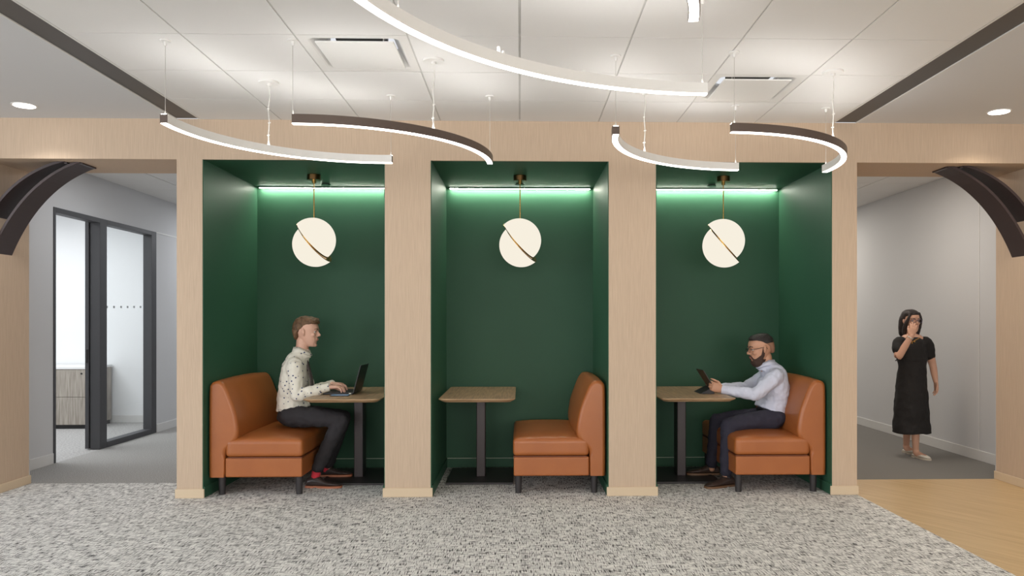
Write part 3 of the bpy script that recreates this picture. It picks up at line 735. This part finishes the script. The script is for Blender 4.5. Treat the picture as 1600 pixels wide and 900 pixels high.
# ---- seated man with laptop (faces +x) ----
def seated(nm, label, cx_, f, near, far, J, skin_m, shirt_m, pants_m, hairf, headH, head_at, head_fwd, hands, disp=.020):
    """f=+1 faces +x, -1 faces -x; J joints as world points"""
    o_ = J['hip']; t = thing(nm, label, 'person', (o_.x, o_.y, 0))
    off = V((-o_.x, -o_.y, 0)); A = lambda p: V(p) + off
    M = Matrix.Translation(off) @ place(head_at, head_fwd)
    b = new(); head(b, M, headH)
    hb = M @ V((-.030, 0, .050)); neck = A(J['neck'])
    tube(b, [hb, (hb + neck) / 2, neck - V((0, 0, .03))], [(.050, .050), (.052, .052), (.060, .062)], n=18)
    tube(b, [A(J['hip']) + V((0, 0, .02)), A(J['waist']), A(J['chest']), A(J['shc'])], [(.090, .135), (.085, .12), (.095, .14), (.06, .13)], n=24)
    for s in ('n', 'f'):
        tube(b, [A(J['sh' + s]), (A(J['sh' + s]) + A(J['el' + s])) / 2, A(J['el' + s]), (A(J['el' + s]) + A(J['wr' + s])) / 2, A(J['wr' + s])], [.045, .038, .034, .032, (.022, .026)], n=14)
        tube(b, [A(J['hp' + s]), A(J['kn' + s])], [.065, .046], n=14); tube(b, [A(J['kn' + s]), A(J['an' + s])], [.046, .032], n=14)
        tube(b, [A(J['an' + s]) + V((0, 0, .02)), A(J['an' + s]) - V((0, 0, .04))], [.030, .028], n=12)
        h = hands[s]; hand(b, A(J['wr' + s]) , h['d'], h['n'], h['side'], each=h['each'], thumb=h['thumb'], sc_=.98)
    body = obj('body', b, skin_m, t); organic(body, .0042, 2)
    # shirt
    b = new(); g = J['girth']
    pts = [A(J['hip']) + V((0, 0, .075)), A(J['waist']) + V((0, 0, .03)), (A(J['waist']) + A(J['chest'])) / 2, A(J['chest']), A(J['shc']) + V((0, 0, -.02)), A(J['neck']) - V((0, 0, .010))]
    tube(b, pts, g, n=32, caps=False)
    for s in ('n', 'f'):
        S_, E_, W_ = A(J['sh' + s]), A(J['el' + s]), A(J['wr' + s]); W2 = E_ + (W_ - E_) * .93
        mid = S_ * .45 + E_ * .55
        tube(b, [S_ + (A(J['shc']) - S_) * .45 + V((0, 0, .008)), S_, S_ * .5 + E_ * .5], [(.055, .05), (.066, .062), (.060, .056)], n=20)
        tube(b, [S_, mid, E_], [.064, .060, .050], n=20)
        tube(b, [E_, E_ * .5 + W2 * .5, W2], [.050, .047, .034], n=20)
    nk_ = A(J['neck']); ax_ = ((M @ V((-.03, 0, .05))) - nk_).normalized(); tube(b, [nk_ - ax_ * .05, nk_ - ax_ * .01, nk_ + ax_ * .022], [.074, .066, .061], n=20, caps=False)
    sh = obj('shirt', b, shirt_m, t); organic(sh, .006, 4, disp, .055)
    for s in ('n', 'f'):                                  # cuffs
        E_, W_ = A(J['el' + s]), A(J['wr' + s]); d = (W_ - E_).normalized()
        b = new(); tube(b, [W_ - d * .055, W_ + d * .006], [.036, .035], n=20, caps=False); obj('cuff', b, shirt_m, sh, smooth=True, bevel=.002)
    # collar
    b = new(); nk = A(J['neck']); ax = (M @ V((-.03, 0, .05)) - nk).normalized()
    q = ax.to_track_quat('Z', 'Y'); rs = []
    for i in range(41):
        a = 2 * PI * i / 40; c_ = V((math.cos(a), math.sin(a), 0))
        r0, r1 = .062, .072; up_ = .036 - .022 * max(0, math.cos(a) * f)
        rs.append([nk + V((c_.x * r0 - f * .004, c_.y * r0, up_ - .005 - .012 * max(0, c_.x * f))), nk + V((c_.x * (r0 + .004) - f * .004, c_.y * (r0 + .004), up_ + .003 - .012 * max(0, c_.x * f))), nk + V((c_.x * (r1 + .012), c_.y * (r1 + .012), -.006 - .03 * max(0, c_.x * f) ** 2)), nk + V((c_.x * r1, c_.y * r1, -.012 - .03 * max(0, c_.x * f) ** 2))])
    rings(b, rs[:-1], closed=True); obj('collar', b, shirt_m, sh, smooth=True)
    # trousers
    b = new()
    tube(b, [A(J['hpn']) + V((0, -.005, .012)), A(J['hip']) + V((-f * .015, 0, .012)), A(J['hpf']) + V((0, .005, .012))], [(.110, .080), (.120, .086), (.110, .080)], ref=(0, 0, 1), n=24)
    for s in ('n', 'f'):
        H_, K_, N_ = A(J['hp' + s]), A(J['kn' + s]), A(J['an' + s])
        tube(b, [H_, H_ * .5 + K_ * .5 + V((0, 0, .006)), K_ + V((-f * .02, 0, 0))], [(.088, .090), (.078, .078), (.064, .066)], n=22)
        sh_ = K_ * .55 + N_ * .45
        tube(b, [K_, sh_ + V((-f * .006, 0, 0)), N_ + V((0, 0, .012))], [(.064, .062), (.062, .058), (.050, .056)], n=22)
    tr = obj('trousers', b, pants_m, t); organic(tr, .006, 4, disp * .9, .06)
    b = new(); nk = A(J['hip']) + V((0, 0, .082)); tube(b, [nk - V((0, 0, .018)), nk + V((0, 0, .012))], [(.112, .150)] * 2, n=32, caps=False); obj('belt', b, M_BLACK, tr)
    return t, body, sh, tr, M, A

# man one
n_, f_ = 6.38, 6.74; c_ = 6.56
J = dict(hip=P(459, 652, c_), waist=P(457, 630, c_), chest=P(459, 597, c_), shc=P(463, 566, c_), neck=P(472, 549, c_),
         shn=P(460, 572, 6.40), shf=P(469, 571, 6.72), eln=P(464, 618, 6.33), elf=P(486, 612, 6.80), wrn=P(513, 605, 6.40), wrf=P(519, 600, 6.62),
         hpn=P(458, 651, 6.45), hpf=P(466, 649, 6.66), knn=P(534, 656, 6.38), knf=P(537, 652, 6.68), ann=P(496, 733, 6.36), anf=P(513, 726, 6.70),
         girth=[(.138, .165), (.122, .155), (.118, .165), (.115, .175), (.098, .160), (.064, .070)])
HAIR1 = mat('light_brown_hair', srgb(116, 86, 58), .6, var=((60, 60, 20), srgb(82, 60, 40), .35, .65), bump=(90, .6))
SK1 = skin(srgb(214, 168, 146)); SK2 = skin(srgb(196, 146, 118)); SK3 = skin(srgb(204, 158, 134))
typing = [(28, 30, 20), (18, 34, 24), (22, 34, 22), (30, 32, 18)]
hh = dict(n=dict(d=(1, .12, .02), n=(0, 0, -1), side=1, each=typing, thumb=(.7, .35)), f=dict(d=(1, -.12, .0), n=(0, 0, -1), side=-1, each=typing, thumb=(.7, .35)))
M1head = P(489, 541, c_)     # under the chin
SH1 = shirt_pattern()
PANT1 = mat('charcoal_trousers', srgb(43, 40, 43), .85, bump=(200, .2))
t, body, sh, tr, M, A = seated('person', 'seated man in cream patterned shirt and tie typing on a laptop', c_, 1, n_, f_, J, SK1, SH1, PANT1, None, .232,
                               M1head - V((.062, 0, -.002)), (1, 0, -.10), hh)
face_parts(body, M, .232, HAIR1, srgb(190, 120, 108))
k = .232 / .227; S = M @ Matrix.Scale(k, 4)
b = new(); loft_z(b, [(.045, -.068, -.092, .040), (.075, -.050, -.104, .066), (.105, -.044, -.112, .0740), (.135, -.026, -.115, .079), (.152, .004, -.117, .079), (.168, .022, -.116, .080), (.182, .052, -.114, .079), (.194, .088, -.110, .077), (.216, .092, -.098, .068), (.234, .068, -.076, .054), (.245, .03, -.04, .03)], S)
for i in range(46):
    a = random.uniform(-1, 1); x0 = random.uniform(-.07, .052); z0 = .232 - .9 * max(0, abs(x0 - .01) - .05) ** 1.5
    p = S @ V((x0, a * .06, z0 - .02 * a * a)); q = S @ V((x0 + random.uniform(.02, .04), a * .07, z0 + random.uniform(-.004, .012) - .02 * a * a))
    tube(b, [p, (p + q) / 2 + V((0, 0, .004)), q], [.010, .008, .004], n=8, sub=2)
h = obj('hair', b, HAIR1, body); organic(h, .005, 1, .014, .022)
b = new(); fr = lambda z: 0
tl = [A(P(480, 560, c_)), A(P(483, 575, c_)), A(P(487, 592, c_)), A(P(488.5, 606, c_))]
rs = []
for i in range(13):
    q = cat([tuple(p) + (w_,) for p, w_ in zip(tl, (.016, .026, .034, .040))], i / 12); rs.append([V((q[0] + .004, -q[3], q[2])), V((q[0] + .004, q[3], q[2])), V((q[0] - .010, q[3], q[2])), V((q[0] - .010, -q[3], q[2]))])
for r in rs:
    for v in r: v.y += 0
rings(b, rs); tube(b, [tl[0] + V((-.004, 0, .012)), tl[0] + V((.0, 0, -.012))], [(.014, .022), (.010, .014)], n=12)
obj('tie', b, mat('dark_brown_tie', srgb(74, 64, 64), .6, var=((60, 60, 60), srgb(92, 80, 78), .4, .6)), sh, bevel=.003)
SHOE1 = mat('dark_brown_shoe_leather', srgb(56, 46, 44), .35); SOLE1 = mat('tan_sole', srgb(164, 100, 70), .5)
for s, a in (('n', (6.345)), ('f', (6.70))):
    hx = A(V((X_(478 if s == 'n' else 496, a), a, 0))); hx.z = 0.0 if s == 'n' else .0185
    shoe(t, hx, (1, -.06 if s == 'n' else .05, 0), .30, SHOE1, SOLE1)
    b = new(); an = A(J['an' + s]); p_ = V((hx.x + .070, hx.y, hx.z + .065)); tube(b, [p_ - V((0, 0, .01)), (p_ + an) / 2, an + V((0, 0, .02))], [.033, .036, .036], n=18); obj('sock', b, mat('red_sock', srgb(196, 50, 64), .9), t, smooth=True)

# man two (faces -x)
c_ = 6.50
J = dict(hip=P(1204, 655, c_), waist=P(1209, 632, c_), chest=P(1208, 603, c_), shc=P(1207, 581, c_), neck=P(1197, 569, c_),
         shn=P(1213, 588, 6.33), shf=P(1200, 585, 6.67), eln=P(1181, 617, 6.27), elf=P(1166, 606, 6.74), wrn=P(1129, 609, 6.37), wrf=P(1122, 606, 6.63),
         hpn=P(1207, 655, 6.38), hpf=P(1200, 653, 6.61), knn=P(1138, 664, 6.33), knf=P(1120, 657, 6.66), ann=P(1134, 738, 6.30), anf=P(1112, 725, 6.68),
         girth=[(.138, .175), (.130, .17), (.130, .182), (.126, .195), (.104, .17), (.066, .072)])
HAIR2 = mat('near_black_hair', srgb(36, 28, 26), .6, bump=(120, .5))
SHIRT2 = mat('pale_blue_shirt', srgb(206, 208, 224), .85, spec=.2, bump=(60, .25))
PANT2 = mat('navy_trousers', srgb(44, 42, 56), .85, bump=(200, .2))
grip = [(30, 55, 30), (35, 58, 30), (38, 58, 32), (42, 56, 32)]
hh = dict(n=dict(d=(-.80, -.02, .28), n=(-.15, 1, .0), side=-1, each=grip, thumb=(.75, .55)), f=dict(d=(-.80, .02, .28), n=(-.15, -1, .0), side=1, each=grip, thumb=(.75, .55)))
t, body, sh, tr, M, A = seated('person', 'seated bearded man in pale blue shirt and glasses holding a tablet', c_, -1, 0, 0, J, SK2, SHIRT2, PANT2, None, .245,
                               P(1182, 569, c_) + V((.060, 0, .008)), (-1, 0, -.20), hh)
face_parts(body, M, .245, HAIR2, srgb(176, 110, 98), 1.2)
k = .245 / .227; S = M @ Matrix.Scale(k, 4)
b = new(); loft_z(b, [(.152, .010, -.106, .0765), (.170, .036, -.108, .078), (.188, .066, -.104, .076), (.206, .080, -.092, .066), (.228, .055, -.065, .046), (.236, .015, -.03, .022)], S)
h = obj('hair', b, HAIR2, body); organic(h, .005, 2, .004, .03)
b = new(); loft_z(b, [(.07, -.060, -.094, .050), (.10, -.046, -.103, .0690), (.13, -.034, -.106, .0730), (.155, .015, -.107, .0765)], S)
h = obj('faded_side_hair', b, mat('faded_hair', srgb(140, 102, 80), .8), body); organic(h, .005, 1)
b = new(); loft_z(b, [(-.020, .062, .020, .024), (-.010, .082, -.004, .042), (.012, .096, -.022, .052), (.034, .097, -.036, .0600)], S)
for s in (-1, 1):
    tube(b, [S @ V((.066, s * .036, .036)), S @ V((.036, s * .050, .046)), S @ V((.012, s * .0565, .066)), S @ V((0.004, s * .0650, .090)), S @ V((0.0, s * .071, .122))], [(.017, .012), (.022, .013), (.018, .012), (.013, .010), (.008, .006)], ref=(0, 1, 0), n=12)
    tube(b, [S @ V((.101, s * .004, .080)), S @ V((.092, s * .024, .070)), S @ V((.082, s * .034, .045))], [.0045, .006, .008], n=10)
h = obj('beard', b, mat('dark_brown_beard', srgb(66, 46, 38), .8, bump=(150, .6)), body); organic(h, .0045, 2, .003, .02)
b = new()
for s in (-1, 1):
    q = [S @ V((.103, s * .033 + .022 * math.cos(a), .122 + .015 * math.sin(a))) for a in [2 * PI * i / 20 for i in range(21)]]
    wire(b, q, .0018, 6); wire(b, [S @ V((.100, s * .055, .128)), S @ V((.06, s * .077, .128)), S @ V((-.012, s * .083, .128)), S @ V((-.03, s * .080, .112))], .0022, 6)
wire(b, [S @ V((.103, -.011, .126)), S @ V((.107, 0, .130)), S @ V((.103, .011, .126))], .0018, 6)
obj('glasses', b, M_BLACK, body, smooth=True)
SHOE2 = mat('brown_shoe_leather', srgb(62, 48, 42), .3); SOLE2 = mat('brown_sole', srgb(110, 80, 55), .5)
for s, a, px_ in (('n', 6.33, 1147), ('f', 6.70, 1124)):
    hx = A(V((X_(px_, a), a, 0))); hx.z = .0 if s == 'n' else .0185
    shoe(t, hx, (-1, -.42 if s == 'n' else .04, 0), .29, SHOE2, SOLE2)
    b = new(); an = A(J['an' + s]); p_ = V((hx.x - .055, hx.y - .02 * (s == 'n'), hx.z + .065)); tube(b, [p_ - V((0, 0, .01)), (p_ + an) / 2, an + V((0, 0, .02))], [.033, .035, .035], n=18); obj('sock', b, mat('dark_sock', srgb(34, 32, 38), .9), t, smooth=True)
b = new(); wr = A(J['wrn']); ball(b, wr + V((-.085, -.012, .02)), .004, seg=8); b.free()

# ---- walking woman ----
YW = 7.62
t = thing('person', 'woman in black dress and white mules walking in the corridor, hand on her face', 'person', (X_(1424, YW), YW, 0))
off = V((-X_(1424, YW), -YW, 0)); A = lambda p: V(p) + off
Q = lambda px_, py_, dy=0: A(P(px_, py_, YW + dy))
FW = V((.15, -1, -.06)).normalized()
M = Matrix.Translation(off) @ place(P(1429, 519, YW) - V((FW.x, FW.y, 0)) * .062, FW)
b = new(); HW = .215; head(b, M, HW)
hb = M @ V((-.03, 0, .045)); nk = Q(1425, 527)
tube(b, [hb, (hb + nk) / 2, nk], [.044, .044, .052], n=16)
tube(b, [Q(1425, 605), Q(1425, 575), Q(1425, 545), Q(1425, 530)], [(.10, .125), (.09, .11), (.09, .13), (.06, .12)], ref=(1, 0, 0), n=24)
SR, ER, WR = Q(1404, 535), Q(1404, 557, -.08), Q(1424, 525, -.15)
SL, EL, WL = Q(1447, 535), Q(1457, 569, .02), Q(1462, 596, -.04)
for S_, E_, W_ in ((SR, ER, WR), (SL, EL, WL)): tube(b, [S_, (S_ + E_) / 2, E_, (E_ + W_) / 2, W_], [.046, .044, .036, .033, (.022, .026)], n=14)
hand(b, WR, (V((.25, .05, .95))), (.25, .95, 0), 1, each=[(8, 22, 15)] * 4, thumb=(.35, .3), sc_=.9)
hand(b, WL, (.05, -.1, -1), (-1, 0, 0), -1, each=[(14, 20, 16)] * 4, thumb=(.6, .3), sc_=.9)
AR, AL = Q(1416, 693, .25), Q(1431, 703, -.02)
AR.z = .075; AL.z = .07
KR, KL = Q(1419, 640, .08), Q(1429, 640, -.05)
tube(b, [Q(1416, 600), KR, (KR + AR) / 2, AR], [.080, .052, .042, .028], n=16); tube(b, [Q(1433, 600), KL, (KL + AL) / 2, AL], [.080, .052, .042, .028], n=16)
FD = V((.28, -1, 0)).normalized()
tube(b, [AR, AR - V((0, 0, .03)) + FD * .02, AR - V((0, 0, .045)) + FD * .12], [.032, .032, .022], n=12)
tube(b, [AL, AL - V((0, 0, .03)) + FD * .02, AL - V((0, 0, .045)) + FD * .12], [.032, .032, .022], n=12)
body = obj('body', b, SK3, t); organic(body, .0045, 2)
HAIR3 = mat('dark_brown_hair', srgb(36, 27, 25), .55, bump=(80, .4))
face_parts(body, M, HW, HAIR3, srgb(170, 96, 92))
k = HW / .227; S = M @ Matrix.Scale(k, 4)
b = new(); loft_z(b, [(-.055, -.050, -.100, .060), (-.02, -.035, -.116, .082), (.03, -.015, -.122, .088), (.08, .002, -.124, .093), (.12, .014, -.122, .094), (.155, .045, -.12, .088), (.19, .082, -.113, .083), (.215, .07, -.095, .070), (.235, .03, -.06, .045), (.240, .0, -.03, .02)], S)
for s in (-1, 1):
    tube(b, [S @ V((.055, s * .05, .20)), S @ V((.060, s * .072, .15)), S @ V((.035, s * .082, .09)), S @ V((.01, s * .080, .02)), S @ V((.0, s * .075, -.05))], [.016, .014, .02, .024, .018], n=12)
h = obj('hair', b, HAIR3, body); organic(h, .006, 3, .008, .04)
b = new()
for s in (-1, 1):
    q = [S @ V((.100, s * .034 + .024 * math.cos(a), .124 + .018 * math.sin(a))) for a in [2 * PI * i / 20 for i in range(21)]]
    wire(b, q, .002, 6); wire(b, [S @ V((.098, s * .057, .128)), S @ V((.06, s * .077, .128)), S @ V((-.012, s * .083, .128))], .002, 6)
wire(b, [S @ V((.100, -.011, .126)), S @ V((.105, 0, .130)), S @ V((.100, .011, .126))], .002, 6)
obj('glasses', b, mat('blue_grey_frame', srgb(70, 72, 100), .4), body, smooth=True)
DR = mat('black_dress_fabric', srgb(22, 19, 19), .8, bump=(50, .3))
b = new()
hem = Q(1424, 676)
tube(b, [nk + V((0, 0, .005)), Q(1425, 533), Q(1425, 545), Q(1425, 560), Q(1425, 570), Q(1425, 585), Q(1424, 605), Q(1424, 640), hem], [(.062, .066), (.090, .125), (.115, .142), (.112, .140), (.112, .132), (.122, .138), (.130, .150), (.145, .165), (.160, .182)], ref=(1, 0, 0), n=36, caps=False)
for S_, E_ in ((SR, ER), (SL, EL)): tube(b, [Q(1425, 533) * .4 + S_ * .6, S_, S_ * .42 + E_ * .58], [.050, .054, .058], n=20)
dr = obj('dress', b, DR, t); organic(dr, .006, 4, .02, .09)
b = new(); w1 = Q(1425, 561); tube(b, [w1 + V((0, 0, -.012)), w1 + V((0, 0, .012))], [(.120, .146)] * 2, ref=(1, 0, 0), n=32, caps=False)
tube(b, [w1 + V((-.13, -.06, 0)), w1 + V((-.17, -.07, .005)), w1 + V((-.20, -.07, -.012))], [(.004, .012)] * 3, n=8); obj('sash', b, DR, dr)
b = new(); wire(b, [Q(1417, 527, -.07), Q(1420, 531, -.105), Q(1425, 534, -.115), Q(1431, 531, -.11), Q(1437, 528, -.085)], .005)
for q in ((1421, 533), (1425, 536), (1429, 534)): ball(b, Q(*q, -.118), .008, seg=8)
obj('necklace', b, M_BRASS, body, smooth=True)
b = new(); d = (WR - ER).normalized(); tube(b, [WR - d * .022, WR - d * .012], [(.028, .032)] * 2, n=16, caps=False); obj('bracelet', b, mat('silver_metal', srgb(210, 205, 195), .3, .9), body, smooth=True)
MU = mat('white_leather', srgb(224, 218, 206), .4)
for a_, nm in ((AR, 'r'), (AL, 'l')):
    hp = V((a_.x, a_.y, 0)) - FD * .045
    shoe(t, hp, FD, .24, MU, mat('pale_sole', srgb(190, 180, 165), .5), nm='mule', low=True)
